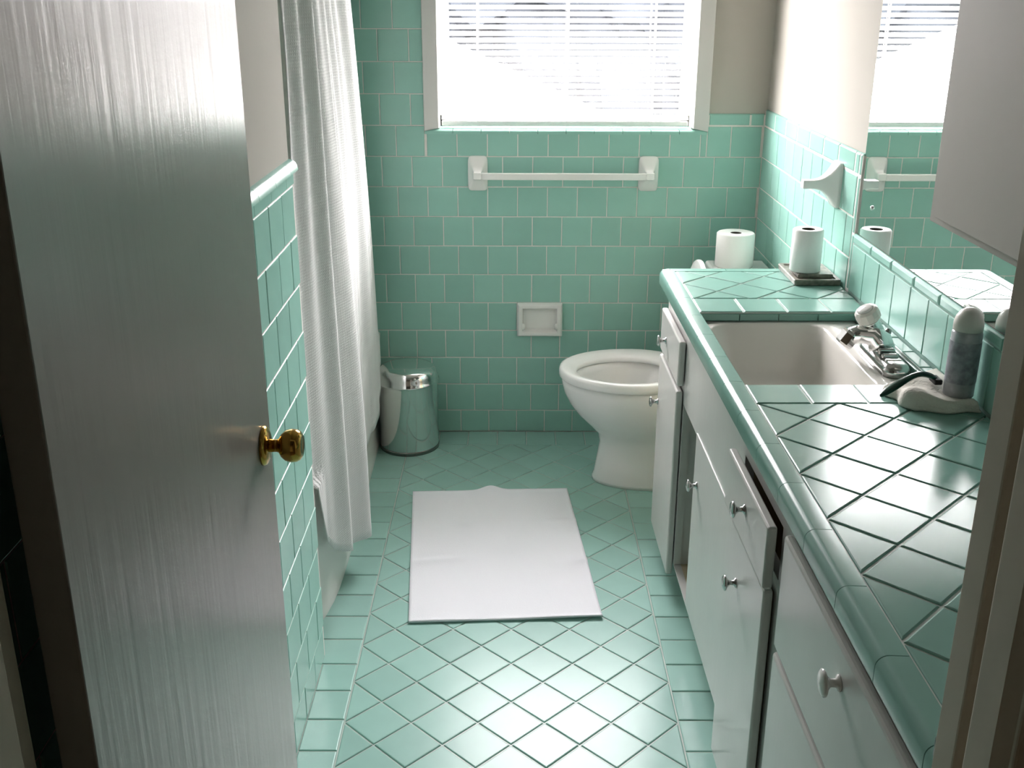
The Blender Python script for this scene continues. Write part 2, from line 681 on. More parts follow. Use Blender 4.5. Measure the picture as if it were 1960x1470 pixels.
# ------------------------------------------------------------------ structure: door wall, jambs, hall
JL, JR = -0.440, 0.398
boxes('wall_front', [
    (XT - 0.1, JL - 0.02, YF0, YF1 - 0.008, -0.1, CEIL + 0.02),
    (JR + 0.02, XR + 0.1, YF0, YF1 - 0.008, -0.1, CEIL + 0.02),
    (JL - 0.02, JR + 0.02, YF0, YF1 - 0.008, 2.06, CEIL + 0.02)], 'paint_wall', kind='structure')
# right jamb with its stop and a shadow groove
prof = [(JR, 0.822), (JR, 0.782), (JR + 0.010, 0.776), (JR + 0.010, 0.764), (JR - 0.004, 0.758), (JR - 0.004, 0.715), (JR + 0.004, 0.700), (JR + 0.004, 0.694), (JR + 0.022, 0.694), (JR + 0.022, 0.822)]
o = loft('trim_1', [[(a, b, 0.0) for a, b in prof], [(a, b, 2.05) for a, b in prof]], 'paint_jamb', smooth=False)
o['kind'] = 'structure'
bevel(o, 0.0025, 2)
prof = [(JL, 0.806), (JL, 0.79), (JL, 0.766), (JL + 0.012, 0.764), (JL + 0.012, 0.715), (JL, 0.700), (JL, 0.694), (JL - 0.022, 0.694), (JL - 0.022, 0.806)]
o = loft('trim_2', [[(a, b, 0.0) for a, b in prof], [(a, b, 2.05) for a, b in prof]], 'paint_jamb', smooth=False)
o['kind'] = 'structure'
bevel(o, 0.002, 2)
box('trim_3', JL - 0.02, JR + 0.02, 0.694, 0.815, 2.05, 2.075, 'paint_jamb', kind='structure')
HY = -1.3
box('floor_hall', -1.1, 1.1, HY - 0.1, YF0, -0.1, -0.002, 'hall_floor', kind='structure')
box('ceiling_hall', -1.1, 1.1, HY - 0.1, YF0, CEIL, CEIL + 0.08, 'paint_ceiling', kind='structure')
box('wall_hall_left', -1.1, -0.95, HY - 0.1, YF0, -0.1, CEIL + 0.02, 'hall_paint', kind='structure')
box('wall_hall_right', 0.95, 1.1, HY - 0.1, YF0, -0.1, CEIL + 0.02, 'hall_paint', kind='structure')
box('wall_hall_back', -0.95, 0.95, HY - 0.1, HY, -0.1, CEIL + 0.02, 'hall_paint', kind='structure')

# the open entrance door
HX, HYY = -0.393, 0.826
door = empty('door_1', (HX, HYY, 0.008), kind='structure')
door['label'] = 'white painted flush wooden door standing open against the left wall'
ang = math.atan2(0.009, 0.812)
def dpt(a, off, z):
    # a along the door from the hinge, off out of its room face
    return (HX - a * math.sin(ang) + off * math.cos(ang), HYY + a * math.cos(ang) + off * math.sin(ang), z)
V = [dpt(0, 0, .008), dpt(.812, 0, .008), dpt(.812, -.035, .008), dpt(0, -.035, .008), dpt(0, 0, 2.035), dpt(.812, 0, 2.035), dpt(.812, -.035, 2.035), dpt(0, -.035, 2.035)]
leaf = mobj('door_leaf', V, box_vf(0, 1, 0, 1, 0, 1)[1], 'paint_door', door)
bevel(leaf, 0.002, 2)
nv = (math.cos(ang), math.sin(ang), 0)
KZ = 0.948
kb = dpt(.755, 0.0, KZ)
lathe('knob_rose', [(0.0, 0.0), (0.033, 0.0), (0.033, 0.003), (0.030, 0.007), (0.022, 0.010), (0.0, 0.011)], kb, 'brass', door, axis=nv, seg=40)
lathe('door_knob', [(0.011, 0.006), (0.0105, 0.022), (0.012, 0.026), (0.0195, 0.030), (0.0255, 0.037), (0.0275, 0.046), (0.0265, 0.054), (0.0235, 0.060), (0.018, 0.0635), (0.012, 0.0625), (0.0, 0.062)], kb, 'brass', door, axis=nv, seg=40)
for hz in (0.25, 1.80):
    tube('hinge_barrel', [dpt(-0.004, -0.040, hz - 0.045), dpt(-0.004, -0.040, hz + 0.045)], 0.005, 'dark_metal', door, seg=10)

# ------------------------------------------------------------------ window
win = empty('window_1', (0.19, D + 0.05, WZ0), kind='structure')
for xo, xi in ((WX0, JX0), (WX1, JX1)):
    s = 1 if xi > xo else -1
    V = []
    for yy in (D - 0.013, D + 0.012):
        V += [(xo, yy, WZ0 - 0.001), (xi, yy, WZ0 + 0.010), (xi, yy, WZ1), (xo, yy, WZ1)]
    o = mobj('window_casing', V, [(0, 1, 2, 3), (7, 6, 5, 4), (0, 4, 5, 1), (1, 5, 6, 2), (2, 6, 7, 3), (3, 7, 4, 0)], 'paint_casing', win)
    bevel(o, 0.002, 2)
    box('window_jamb', min(xi, xo), max(xi, xo), D + 0.0121, D + 0.13, WZ0 + 0.0065, WZ1, 'paint_casing', win)
box('window_head', WX0, WX1, D - 0.006, D + 0.13, WZ1, WZ1 + 0.03, 'paint_gloss', win)
# tiled sill
for i in range(10):
    x0 = WX0 + i * 0.102
    prof = [(D - 0.004, WZ0 - 0.012), (D - 0.004, WZ0 - 0.002), (D + 0.000, WZ0 + 0.002), (D + 0.006, WZ0 + 0.004), (D + 0.128, WZ0 + 0.006), (D + 0.128, WZ0 - 0.012)]
    o = loft('sill_tile', [[(x0 + 0.001, a, b) for a, b in prof], [(x0 + 0.101, a, b) for a, b in prof]], 'wall_tile', win)
    sharp(o, 0.6)
fy0, fy1 = D + 0.095, D + 0.125
boxes('window_frame', [
    (JX0, JX0 + 0.035, fy0, fy1, WZ0 + 0.006, WZ1), (JX1 - 0.035, JX1, fy0, fy1, WZ0 + 0.006, WZ1),
    (JX0, JX1, fy0, fy1, WZ0 + 0.006, WZ0 + 0.045), (JX0, JX1, fy0, fy1, WZ1 - 0.04, WZ1),
    (JX0, JX1, fy0, fy1, 1.66, 1.695)], 'paint_gloss', win)
box('window_pane', JX0 + 0.034, JX1 - 0.034, D + 0.108, D + 0.112, WZ0 + 0.044, 1.661, 'window_glass', win)
box('window_pane', JX0 + 0.034, JX1 - 0.034, D + 0.108, D + 0.112, 1.694, WZ1 - 0.039, 'window_glass', win)

# venetian blind
blind = empty('venetian_blind', (0.19, D + 0.075, 1.19), label='white slatted venetian blind hanging in the window above the towel bar', cat='blind')
BX0, BX1, BY = JX0 + 0.008, JX1 - 0.012, D + 0.045
SP, ST = 0.0222, math.radians(-32)
slat_me = None
ns = 40
for i in range(ns):
    zc = 1.2140 + i * SP
    if zc > WZ1 - 0.05:
        break
    if slat_me is None:
        nseg = 6
        V, Fc = [], []
        for k in range(nseg + 1):
            t = (k / nseg - 0.5)
            a = t * 0.025
            crown = 0.0022 * (1 - (2 * t) ** 2)
            yy = a * math.cos(ST) + crown * math.sin(ST)
            zz = -a * math.sin(ST) + crown * math.cos(ST)
            V += [(BX0, BY + yy, zz), (BX1, BY + yy, zz)]
        for k in range(nseg):
            Fc.append((2 * k, 2 * k + 1, 2 * k + 3, 2 * k + 2))
        o = mobj('slat', [(a, b, c + zc) for a, b, c in V], Fc, 'blind_vinyl', blind, smooth=True)
        slat_me = o.data
        z_first = o.location.copy()
    else:
        o = bpy.data.objects.new('slat', slat_me)
        o.location = z_first + Vector((0, 0, i * SP))
        link(o, blind)
        o.rotation_euler = (random.uniform(-0.02, 0.02), random.uniform(-0.0006, 0.0006), 0)
box('bottom_rail', BX0, BX1, BY - 0.012, BY + 0.012, 1.184, 1.203, 'white_vinyl', blind, bev=0.004)
box('head_rail', BX0, BX1, BY - 0.018, BY + 0.018, WZ1 - 0.032, WZ1, 'white_vinyl', blind, bev=0.002)
for cx in (-0.124, 0.197, 0.504):
    boxes('ladder_cord', [(cx - 0.0035, cx + 0.0035, BY - 0.0125, BY - 0.0118, 1.20, WZ1 - 0.03),
                          (cx - 0.0015, cx + 0.0015, BY + 0.0118, BY + 0.0125, 1.20, WZ1 - 0.03)], 'blind_vinyl', blind)

# outdoors
box('ground_yard', -14, 14, D + 0.16, 30, -0.5, -0.4, 'yard', kind='structure')
# added for the blind gaps: raked wall to blow them out, hedge to darken
prof = [(-3.0, -0.42), (0.75, -0.42), (0.75, 0.92), (-0.55, 1.50), (-3.0, 1.50)]
o = loft('wall_added_bright', [[(a, 5.75, b) for a, b in prof], [(a, 5.93, b) for a, b in prof]], 'added_white', smooth=False)
o['kind'] = 'structure'
V, Fc = [], []
hn = 90
rings = []
for i in range(61):
    xx = -3.2 + 7.6 * i / 60
    q = []
    for k in range(24):
        a = 2 * math.pi * k / 24
        cy_, cz_ = math.cos(a), math.sin(a)
        ry = math.copysign(abs(cy_) ** 0.4, cy_) * 0.55
        rzz = math.copysign(abs(cz_) ** 0.4, cz_) * 1.12
        j_ = 0.05 * math.sin(7.3 * i + 3.1 * k) + 0.05 * math.sin(2.7 * i * k + k)
        q.append((xx + 0.5 * j_, 6.75 + ry + j_, 0.70 + rzz + j_))
    rings.append(q)
sh = loft('added_hedge', rings, 'gap_dark', smooth=False)
tag(sh, 'invented dark hedge added outside to darken the blind gaps', 'hedge')

# ------------------------------------------------------------------ bathtub
tub = empty('bathtub', ((XT - 0.495) / 2, (YA + D) / 2, 0), label='white enamel bathtub behind the hanging shower curtain', cat='bathtub')
ap = []
for k in range(25):
    t = k / 24
    yy = YA + 0.006 + t * (D - 0.012 - YA)
    # apron is set back at its near end and swells towards the middle
    xx = -0.493 - 0.046 * math.exp(-((yy - YA) / 0.17) ** 2 * 0.8) - 0.012 * max(0, (yy - 3.0)) / 0.9
    ap.append((xx, yy))
rings = []
for dz, dx in ((0.0, -0.006), (0.03, -0.006), (0.05, -0.012), (0.36, -0.012), (0.385, -0.002), (0.41, 0.0), (0.42, -0.012), (0.42, -0.07), (0.38, -0.10), (0.20, -0.12)):
    rings.append([(x + dx, y, dz) for x, y in ap])
n = len(ap)
loft('apron', rings, 'tub_enamel', tub, cap0=False, cap1=False, closed=False)
# basin and the other rims
inner = []
def rrect(x0, x1, y0, y1, r, z, seg=6):
    pts = []
    for cx, cy, a0 in ((x1 - r, y1 - r, 0), (x0 + r, y1 - r, 90), (x0 + r, y0 + r, 180), (x1 - r, y0 + r, 270)):
        for k in range(seg + 1):
            a = math.radians(a0 + 90 * k / seg)
            pts.append((cx + r * math.cos(a), cy + r * math.sin(a), z))
    return pts
tx0, tx1, ty0, ty1 = XT + 0.004, -0.545, YA + 0.006, D - 0.006
loft('basin', [rrect(tx0, tx1, ty0, ty1, 0.01, 0.0), rrect(tx0, tx1, ty0, ty1, 0.01, 0.418), rrect(tx0 + .06, tx1 - .02, ty0 + .09, ty1 - .09, 0.12, 0.418),
               rrect(tx0 + .09, tx1 - .05, ty0 + .14, ty1 - .14, 0.12, 0.25), rrect(tx0 + .14, tx1 - .1, ty0 + .2, ty1 - .22, 0.1, 0.08)], 'tub_enamel', tub)

# ------------------------------------------------------------------ shower rod and curtain
XC = -0.505
rod = empty('curtain_rod', (XC, (YA + D) / 2, 1.93), label='chrome shower rod carrying the white curtain above the tub', cat='rod')
tube('rod', [(XC, YA + 0.0, 1.93), (XC, D, 1.93)], 0.0125, 'chrome', rod, seg=16)
lathe('flange', [(0.0, 0), (0.032, 0), (0.030, 0.006), (0.014, 0.014), (0, 0.014)], (XC, D, 1.93), 'chrome', rod, axis=(0, -1, 0), seg=24)
lathe('flange', [(0.0, 0), (0.032, 0), (0.030, 0.006), (0.014, 0.014), (0, 0.014)], (XC, YA - 0.004, 1.93), 'chrome', rod, axis=(0, 1, 0), seg=24)

def lerp(a, b, t):
    return a + (b - a) * t
def smooth(t):
    t = max(0.0, min(1.0, t))
    return t * t * (3 - 2 * t)
def interp(tab, x):
    if x <= tab[0][0]:
        return tab[0][1]
    for (a, b), (c, d_) in zip(tab, tab[1:]):
        if x <= c:
            return lerp(b, d_, smooth((x - a) / (c - a)))
    return tab[-1][1]
def catmull(tab, x):
    if x <= tab[0][0]:
        return tab[0][1]
    if x >= tab[-1][0]:
        return tab[-1][1]
    for k in range(len(tab) - 1):
        if x <= tab[k + 1][0]:
            x1, y1 = tab[k]
            x2, y2 = tab[k + 1]
            m1 = 0.0 if k == 0 else (y2 - tab[k - 1][1]) / (x2 - tab[k - 1][0])
            m2 = 0.0 if k + 2 >= len(tab) else (tab[k + 2][1] - y1) / (tab[k + 2][0] - x1)
            h_ = x2 - x1
            t = (x - x1) / h_
            return (2 * t ** 3 - 3 * t ** 2 + 1) * y1 + (t ** 3 - 2 * t ** 2 + t) * h_ * m1 + (-2 * t ** 3 + 3 * t ** 2) * y2 + (t ** 3 - t ** 2) * h_ * m2
FOLDS = [(2.40, -.503), (2.47, -.496), (2.56, -.478), (2.64, -.452), (2.675, -.458), (2.71, -.470), (2.78, -.456), (2.85, -.430), (2.885, -.442), (2.93, -.470),
         (3.02, -.474), (3.12, -.480), (3.20, -.484), (3.28, -.494), (3.36, -.490), (3.46, -.472), (3.54, -.476), (3.64, -.484), (3.74, -.496)]
HEM = [(2.40, 0.50), (2.45, 0.40), (2.51, 0.27), (2.58, 0.200), (2.67, 0.155), (2.77, 0.125), (2.87, 0.100), (2.95, 0.12), (3.05, 0.19), (3.20, 0.20), (3.45, 0.21), (3.6, 0.26), (3.74, 0.34)]
NU, NV = 200, 70
V, Fc = [], []
for j in range(NV + 1):
    h = j / NV                    # 0 top .. 1 hem
    for i in range(NU + 1):
        s_ = i / NU               # 0 near .. 1 far
        yr = lerp(2.40, 3.74, s_)
        zhem = catmull(HEM, yr)
        z = lerp(1.915, zhem, h)
        # the far edge runs outwards as it falls
        yfar_ = catmull([(0.10, 3.74), (0.35, 3.74), (0.93, 3.69), (1.62, 3.44), (1.93, 3.34)], z)
        Y = lerp(YA + 0.012, yfar_, s_)
        dev = catmull(FOLDS, yr + 0.02 * math.sin(2.2 * h + 3 * s_) * math.sin(math.pi * s_)) + 0.49
        gain = lerp(0.62, 1.12, smooth(h * 1.15))
        fine = lerp(0.0075, 0.003, smooth(h * 1.2)) * math.sin(2 * math.pi * (11 * s_ + 0.3 * math.sin(5 * s_ + 2 * h)))
        X = -0.490 + dev * gain + fine + 0.004 * math.sin(5 * h + 9 * s_)
        X -= 0.008 * smooth(1 - h * 3)
        if z < 0.47:
            X = max(X, -0.486)
        V.append((X, Y, z))
for j in range(NV):
    for i in range(NU):
        a = j * (NU + 1) + i
        Fc.append((a, a + 1, a + NU + 2, a + NU + 1))
cur = mobj('shower_curtain', V, Fc, 'curtain_cloth', smooth=True)
so = cur.modifiers.new('thick', 'SOLIDIFY')
so.thickness = 0.0015
tag(cur, 'white waffle-weave shower curtain hanging in folds beside the tub', 'curtain')

# ------------------------------------------------------------------ towel bar on the far wall
TBZ, TBY = 1.018, D - 0.062
def towel_post(parent, cx, cz, base, nrm, wid, plate_h=0.126, plate_w=0.072, depth=0.066, tip=(0.030, 0.026)):
    """flared ceramic post: base = point on the wall, nrm = out of the wall, wid = sideways axis"""
    nrm, wid = Vector(nrm), Vector(wid)
    up = Vector((0, 0, 1))
    o = Vector(base)
    rings = []
    steps = [(0.0, plate_w, plate_h, 7), (0.0075, plate_w, plate_h, 7), (0.0105, plate_w * .94, plate_h * .965, 7)]
    for k in range(1, 9):
        t = k / 8
        e = (1 - t) ** 2.6
        steps.append((lerp(0.0105, depth - 0.010, t), lerp(tip[0], plate_w * .94, e), lerp(tip[1], plate_h * .965, e), 7))
    steps += [(depth + 0.008, tip[0], tip[1], 9), (depth + 0.011, tip[0] * .9, tip[1] * .88, 9)]
    for t, w_, h_, p_ in steps:
        q = []
        for k in range(32):
            a = 2 * math.pi * k / 32
            c, s_ = math.cos(a), math.sin(a)
            q.append(o + nrm * t + wid * (math.copysign(abs(c) ** (2 / p_), c) * w_ / 2) + up * (math.copysign(abs(s_) ** (2 / p_), s_) * h_ / 2))
        rings.append(q)
    return sharp(loft('post', rings, 'ceramic_white', parent), 0.75)
tb = empty('towel_bar', (0.187, D, TBZ), label='white ceramic towel bar on square posts fixed below the window', cat='towel bar')
for cx in (-0.125, 0.497):
    towel_post(tb, cx, 1.0205, (cx, D, 1.0205), (0, -1, 0), (1, 0, 0))
box('bar', -0.122, 0.494, TBY - 0.009, TBY + 0.009, TBZ - 0.012, TBZ + 0.012, 'ceramic_white', tb, bev=0.003)

# bare ceramic post on the right wall
rp = empty('towel_bar_post', (XR, 2.975, 1.14), label='white ceramic bracket post without a bar on the tiled wall beside the mirror', cat='bracket')
towel_post(rp, 0, 0, (XR, 2.975, 1.140), (-1, 0, 0), (0, 1, 0), plate_h=0.126, plate_w=0.080, depth=0.088, tip=(0.034, 0.024))

# ------------------------------------------------------------------ recessed paper holder
ph_ = empty('toilet_paper_holder', (0.107, D, 0.40), label='empty white ceramic toilet paper holder set in the tiled wall', cat='paper holder')
x0, x1, z0, z1 = 0.021, 0.193, 0.400, 0.533
rings = [[(x0, D, z0), (x1, D, z0), (x1, D, z1), (x0, D, z1)],
         [(x0, D - 0.012, z0), (x1, D - 0.012, z0), (x1, D - 0.012, z1), (x0, D - 0.012, z1)],
         [(x0 + .006, D - 0.026, z0 + .006), (x1 - .006, D - 0.026, z0 + .006), (x1 - .006, D - 0.026, z1 - .006), (x0 + .006, D - 0.026, z1 - .006)],
         [(x0 + .020, D - 0.026, z0 + .020), (x1 - .020, D - 0.026, z0 + .020), (x1 - .020, D - 0.026, z1 - .020), (x0 + .020, D - 0.026, z1 - .020)],
         [(x0 + .026, D - 0.001, z0 + .026), (x1 - .026, D - 0.001, z0 + .026), (x1 - .026, D - 0.001, z1 - .026), (x0 + .026, D - 0.001, z1 - .026)]]
o = loft('holder_frame', rings, 'ceramic_white', ph_, cap0=False, smooth=False)
bevel(o, 0.003, 2)
for sx, xx in ((1, x0 + 0.018), (-1, x1 - 0.018)):
    lathe('roller_boss', [(0.013, 0.0), (0.013, 0.006), (0.010, 0.012), (0.0, 0.013)], (xx, D - 0.022, z0 + 0.042), 'ceramic_white', ph_, axis=(sx, 0, 0), seg=20)

# ------------------------------------------------------------------ pedal bin
BCX, BCY, BR_ = -0.392, 3.775, 0.113
binr = empty('pedal_bin', (BCX, BCY, 0), label='small round stainless steel lidded bin in the corner by the tub', cat='trash bin')
lathe('base_ring', [(0.0, 0.0), (BR_ + .001, 0.0), (BR_ + .001, 0.012), (BR_, 0.014), (0.0, 0.014)], (BCX, BCY, 0), 'dark_metal', binr, seg=48)
sharp(lathe('body', [(BR_ - .002, 0.012), (BR_, 0.016), (BR_, 0.262), (BR_ + .002, 0.266), (BR_ - .006, 0.268), (0.0, 0.268)], (BCX, BCY, 0), 'steel', binr, seg=56))
sharp(lathe('lid', [(BR_ + .004, 0.266), (BR_ + .006, 0.268), (BR_ + .006, 0.273), (BR_ + .002, 0.277), (BR_ + .001, 0.292), (BR_ - .005, 0.310), (BR_ - .016, 0.321), (BR_ - .034, 0.325), (BR_ - 0.07, 0.327), (0.0, 0.328)], (BCX, BCY, 0), 'steel', binr, seg=56), 0.9)
box('hinge', BCX - 0.02, BCX + 0.02, BCY + BR_ - 0.004, BCY + BR_ + 0.012, 0.235, 0.285, 'dark_metal', binr, bev=0.003)

# ------------------------------------------------------------------ toilet (faces the tub, tank against the right wall)
TY = 3.485
toi = empty('toilet', (0.55, TY, 0), label='white porcelain toilet with its seat down and lid raised', cat='toilet')
def egg(xf, xb, hw, z, n=40, sq=1.0, blunt=0.16, yo=0.0):
    """egg-shaped ring, blunt end at the back; xf front x, xb back x"""
    cx, L = (xf + xb) / 2, (xb - xf) / 2
    pts = []
    for k in range(n):
        a = 2 * math.pi * k / n
        c, s = math.cos(a), math.sin(a)
        xx = cx + L * math.copysign(abs(c) ** (0.95), c)
        wv = hw * math.copysign(abs(s) ** 0.92, s) * (1 + blunt * c * 0.6)
        pts.append((xx, TY + yo + wv, z))
    return pts
bowl = [egg(0.290, 0.70, 0.115, 0.0), egg(0.290, 0.70, 0.115, 0.012), egg(0.297, 0.69, 0.108, 0.03), egg(0.306, 0.68, 0.098, 0.09), egg(0.314, 0.67, 0.094, 0.145),
        egg(0.306, 0.66, 0.104, 0.180), egg(0.272, 0.66, 0.128, 0.215), egg(0.232, 0.66, 0.155, 0.255), egg(0.203, 0.66, 0.174, 0.295), egg(0.184, 0.66, 0.186, 0.335), egg(0.176, 0.66, 0.191, 0.365), egg(0.175, 0.66, 0.192, 0.385),
        egg(0.182, 0.655, 0.187, 0.390), egg(0.235, 0.60, 0.140, 0.390), egg(0.245, 0.57, 0.128, 0.365), egg(0.265, 0.53, 0.105, 0.300), egg(0.30, 0.47, 0.075, 0.245), egg(0.33, 0.43, 0.045, 0.22)]
loft('bowl', bowl, 'porcelain', toi, cap0=True, cap1=True)
loft('water', [egg(0.290, 0.49, 0.082, 0.262)], 'water', toi, cap0=True, cap1=False)
so_, si_ = (0.165, 0.63, 0.203), (0.228, 0.555, 0.132)
def ring2(t, z):
    return egg(lerp(so_[0], si_[0], t), lerp(so_[1], si_[1], t), lerp(so_[2], si_[2], t), z)
seat_r = [ring2(0.06, 0.392), ring2(0.0, 0.397), ring2(0.0, 0.412), ring2(0.06, 0.4215), ring2(0.2, 0.4245), ring2(0.55, 0.4185), ring2(0.9, 0.410), ring2(1.0, 0.402), ring2(0.95, 0.392), ring2(0.06, 0.392)]
loft('seat', seat_r, 'seat_plastic', toi, cap0=False, cap1=False)
# raised lid, leaning on the tank
lid = []
for t, off in ((0, 0.0), (0, 0.016)):
    q = []
    for k in range(40):
        a = 2 * math.pi * k / 40
        hgt = 0.21 + 0.19 * math.cos(a)
        wv = 0.19 * math.sin(a)
        q.append((0.622 + 0.05 * hgt - off, TY + wv, 0.425 + hgt * 0.93))
    lid.append(q)
bevel(loft('lid', lid, 'seat_plastic', toi, smooth=False), 0.005, 3)
box('tank', 0.705, 0.897, TY - 0.235, TY + 0.235, 0.375, 0.706, 'porcelain', toi, bev=0.02, seg=4)
box('tank_lid', 0.692, 0.900, TY - 0.248, TY + 0.248, 0.706, 0.742, 'porcelain', toi, bev=0.010, seg=4)
box('tank_base', 0.60, 0.86, TY - 0.13, TY + 0.13, 0.25, 0.385, 'porcelain', toi, bev=0.03, seg=4)

def paper_roll(name, c, r, h, core, label, group):
    e = empty(name, c, label=label, cat='toilet paper', group=group)
    sharp(lathe('paper', [(core, 0.0), (r - .003, 0.0), (r, 0.003), (r, h - .004), (r - .004, h), (core, h - 0.001), (core, 0.0)], c, 'paper', e, seg=44), 0.8)
    sharp(lathe('core', [(core - 0.0015, 0.0005), (core, 0.0005), (core, h - 0.002), (core - 0.0015, h - 0.002), (core - 0.0015, 0.002), (0.0, 0.002)], c, 'paper_core', e, seg=32), 0.8)
    return e
paper_roll('toilet_paper_roll', (0.777, 3.645, 0.7425), 0.0655, 0.118, 0.0195, 'fat white toilet paper roll standing on the toilet tank lid', 'spare toilet paper rolls')

# ------------------------------------------------------------------ vanity: local frame, x = 0 at the counter nosing, y = 0 at world Y 2.70
VX, VY, VR = 0.4305, 2.70, 0.0068
ZC = 0.885
van = empty('vanity_cabinet', (VX, VY, 0), VR, label='long white painted vanity cabinet under the green tiled countertop', cat='cabinet')
van['_local'] = 1
fx_ = 0.036          # face frame plane
XB = 0.47            # back of the cabinet
yn, yfv = -1.868, 0.335
# openings in the face frame (ylo, yhi, zlo, zhi)
opens = [(-0.235, -0.015, 0.10, 0.590), (-1.05, -0.74, 0.66, 0.765), (-1.03, -0.76, 0.10, 0.625)]
def frame_boxes(x0, x1, y0, y1, z0, z1, holes):
    ysx = sorted(set([y0, y1] + [h[0] for h in holes] + [h[1] for h in holes]))
    zsx = sorted(set([z0, z1] + [h[2] for h in holes] + [h[3] for h in holes]))
    out = []
    for a, b in zip(ysx, ysx[1:]):
        run = None
        for c, d_ in zip(zsx, zsx[1:]):
            solid = not any(h[0] <= (a + b) / 2 <= h[1] and h[2] <= (c + d_) / 2 <= h[3] for h in holes)
            if solid:
                run = (c, d_) if run is None else (run[0], d_)
            else:
                if run: out.append((x0, x1, a, b, run[0], run[1]))
                run = None
        if run: out.append((x0, x1, a, b, run[0], run[1]))
    return out
boxes('face_frame', frame_boxes(fx_, fx_ + 0.02, yn, yfv, 0.095, 0.842, opens), 'paint_gloss', van)
boxes('carcass', [
    (fx_ + 0.02, XB, yfv - 0.018, yfv, 0.0, 0.842), (fx_ + 0.02, XB, yn, yn + 0.018, 0.0, 0.842),
    (fx_ + 0.02, XB, yn + .018, yfv - .018, 0.085, 0.10), (XB - 0.01, XB, yn + .018, yfv - .018, 0.10, 0.842),
    (fx_ + 0.02, XB - .01, -0.722, -0.706, 0.10, 0.842), (fx_ + 0.02, XB - .01, -1.12, -1.104, 0.10, 0.842)], 'cabinet_inside', van)
boxes('partition', [(fx_ + 0.02, XB - .01, -0.013, 0.003, 0.10, 0.842)], 'paint_gloss', van)
boxes('toe_kick', [(fx_ + 0.062, fx_ + 0.08, yn + .018, yfv - .018, 0.0, 0.086)], 'paint_gloss', van)

def knob(parent, x, y, z, m, s=1.0):
    # small turned knob standing out along -x
    lathe('knob', [(0.0, 0.0), (0.0085 * s, 0.0), (0.0085 * s, 0.002), (0.0045 * s, 0.005), (0.0042 * s, 0.013), (0.008 * s, 0.018), (0.0135 * s, 0.021), (0.0140 * s, 0.0235), (0.011 * s, 0.0265), (0.0, 0.0285)],
          (x, y, z), m, parent, axis=(-1, 0, 0), seg=24)

def panel(name, y0, y1, z0, z1, xf, kn, km='pewter', th=0.018, bev=0.005, ks=1.15):
    b = box(name, xf, xf + th, y0, y1, z0, z1, 'paint_gloss', van, bev=bev, seg=3)
    # a part of a local thing: its knob is placed in the same local frame
    if kn:
        lathe_local(b, xf, kn[0], kn[1], km, ks)
    return b
def lathe_local(b, x, y, z, m, s):
    prof = [(0.0, 0.0), (0.0085 * s, 0.0), (0.0085 * s, 0.002), (0.0045 * s, 0.005), (0.0042 * s, 0.013), (0.008 * s, 0.018), (0.0135 * s, 0.021), (0.0140 * s, 0.0235), (0.011 * s, 0.0265), (0.0, 0.0285)]
    o = lathe('knob', prof, (x, y, z), m, None, axis=(-1, 0, 0), seg=24)
    o.parent = b
    o.matrix_parent_inverse = Matrix.Translation(-Vector(b.location))
PX = fx_ - 0.0205
panel('drawer_front', -0.01, 0.325, 0.642, 0.768, PX, (0.215, 0.700))
panel('door', -0.005, 0.325, 0.062, 0.626, PX, (0.305, 0.478))
panel('sink_door', -0.712, -0.232, 0.105, 0.60, fx_ - 0.0025, (-0.282, 0.478), th=0.02, bev=0.001)
panel('drawer_front', -1.072, -0.728, 0.655, 0.776, PX - 0.013, (-0.905, 0.727))
panel('door', -1.048, -0.742, 0.05, 0.637, PX - 0.003, (-0.845, 0.534))
panel('drawer_front', -1.785, -1.118, 0.572, 0.790, PX + 0.002, (-1.452, 0.735), km='ceramic_white', bev=0.008, ks=1.45)
panel('door', -1.440, -1.118, 0.05, 0.562, PX + 0.002, None, bev=0.008)
panel('door', -1.785, -1.450, 0.05, 0.562, PX + 0.002, None, bev=0.008)

# ------------------------------------------------------------------ tiled countertop (same local frame)
ctp = empty('countertop', (VX, VY, 0.842), VR, label='green tiled countertop with rounded nosing around the white sink', cat='countertop')
ctp['_local'] = 1
zo = -0.842          # local z of the world floor
WL = 0.4715          # local x of the tiled right wall (approximately)
SY0, SY1 = -0.652, -0.122      # sink cut-out along y
SX0, SX1 = 0.043, 0.440        # sink cut-out along x
NW = 0.042
zt = ZC + zo
def wl(y):            # distance to the wall at local y
    return (XR - VX + y * math.sin(VR)) / math.cos(VR) - 0.0015
boxes('mortar_bed', [
    (0.010, SX0 - 0.002, yn, yfv - 0.01, 0.0, zt - 0.0022),
    (SX0 - 0.002, wl(yn) - .002, yn, SY0, 0.0, zt - 0.0022),
    (SX0 - 0.002, wl(SY0), SY1, yfv - 0.01, 0.0, zt - 0.0022),
    (SX1, wl(SY0) - 0.001, SY0, SY1, 0.0, zt - 0.0022)], 'counter_grout', ctp)
def ctile(poly, name='counter_tile', **k):
    return tile(name, poly, 'up', zt, 'counter_tile', ctp, grout=0.0034, bev=0.003, **k)
CS = 0.0815
# near field
yb = -0.760
for n in range(-16, 2):
    for k in range(0, 8):
        if (k + n) % 2 == 0:
            continue
        cx, cy = NW + k * CS, yb + n * CS
        poly = clip_rect([(cx - CS, cy), (cx, cy - CS), (cx + CS, cy), (cx, cy + CS)], NW, wl(cy), yn + 0.003, yb)
        if len(poly) >= 3:
            ctile(poly)
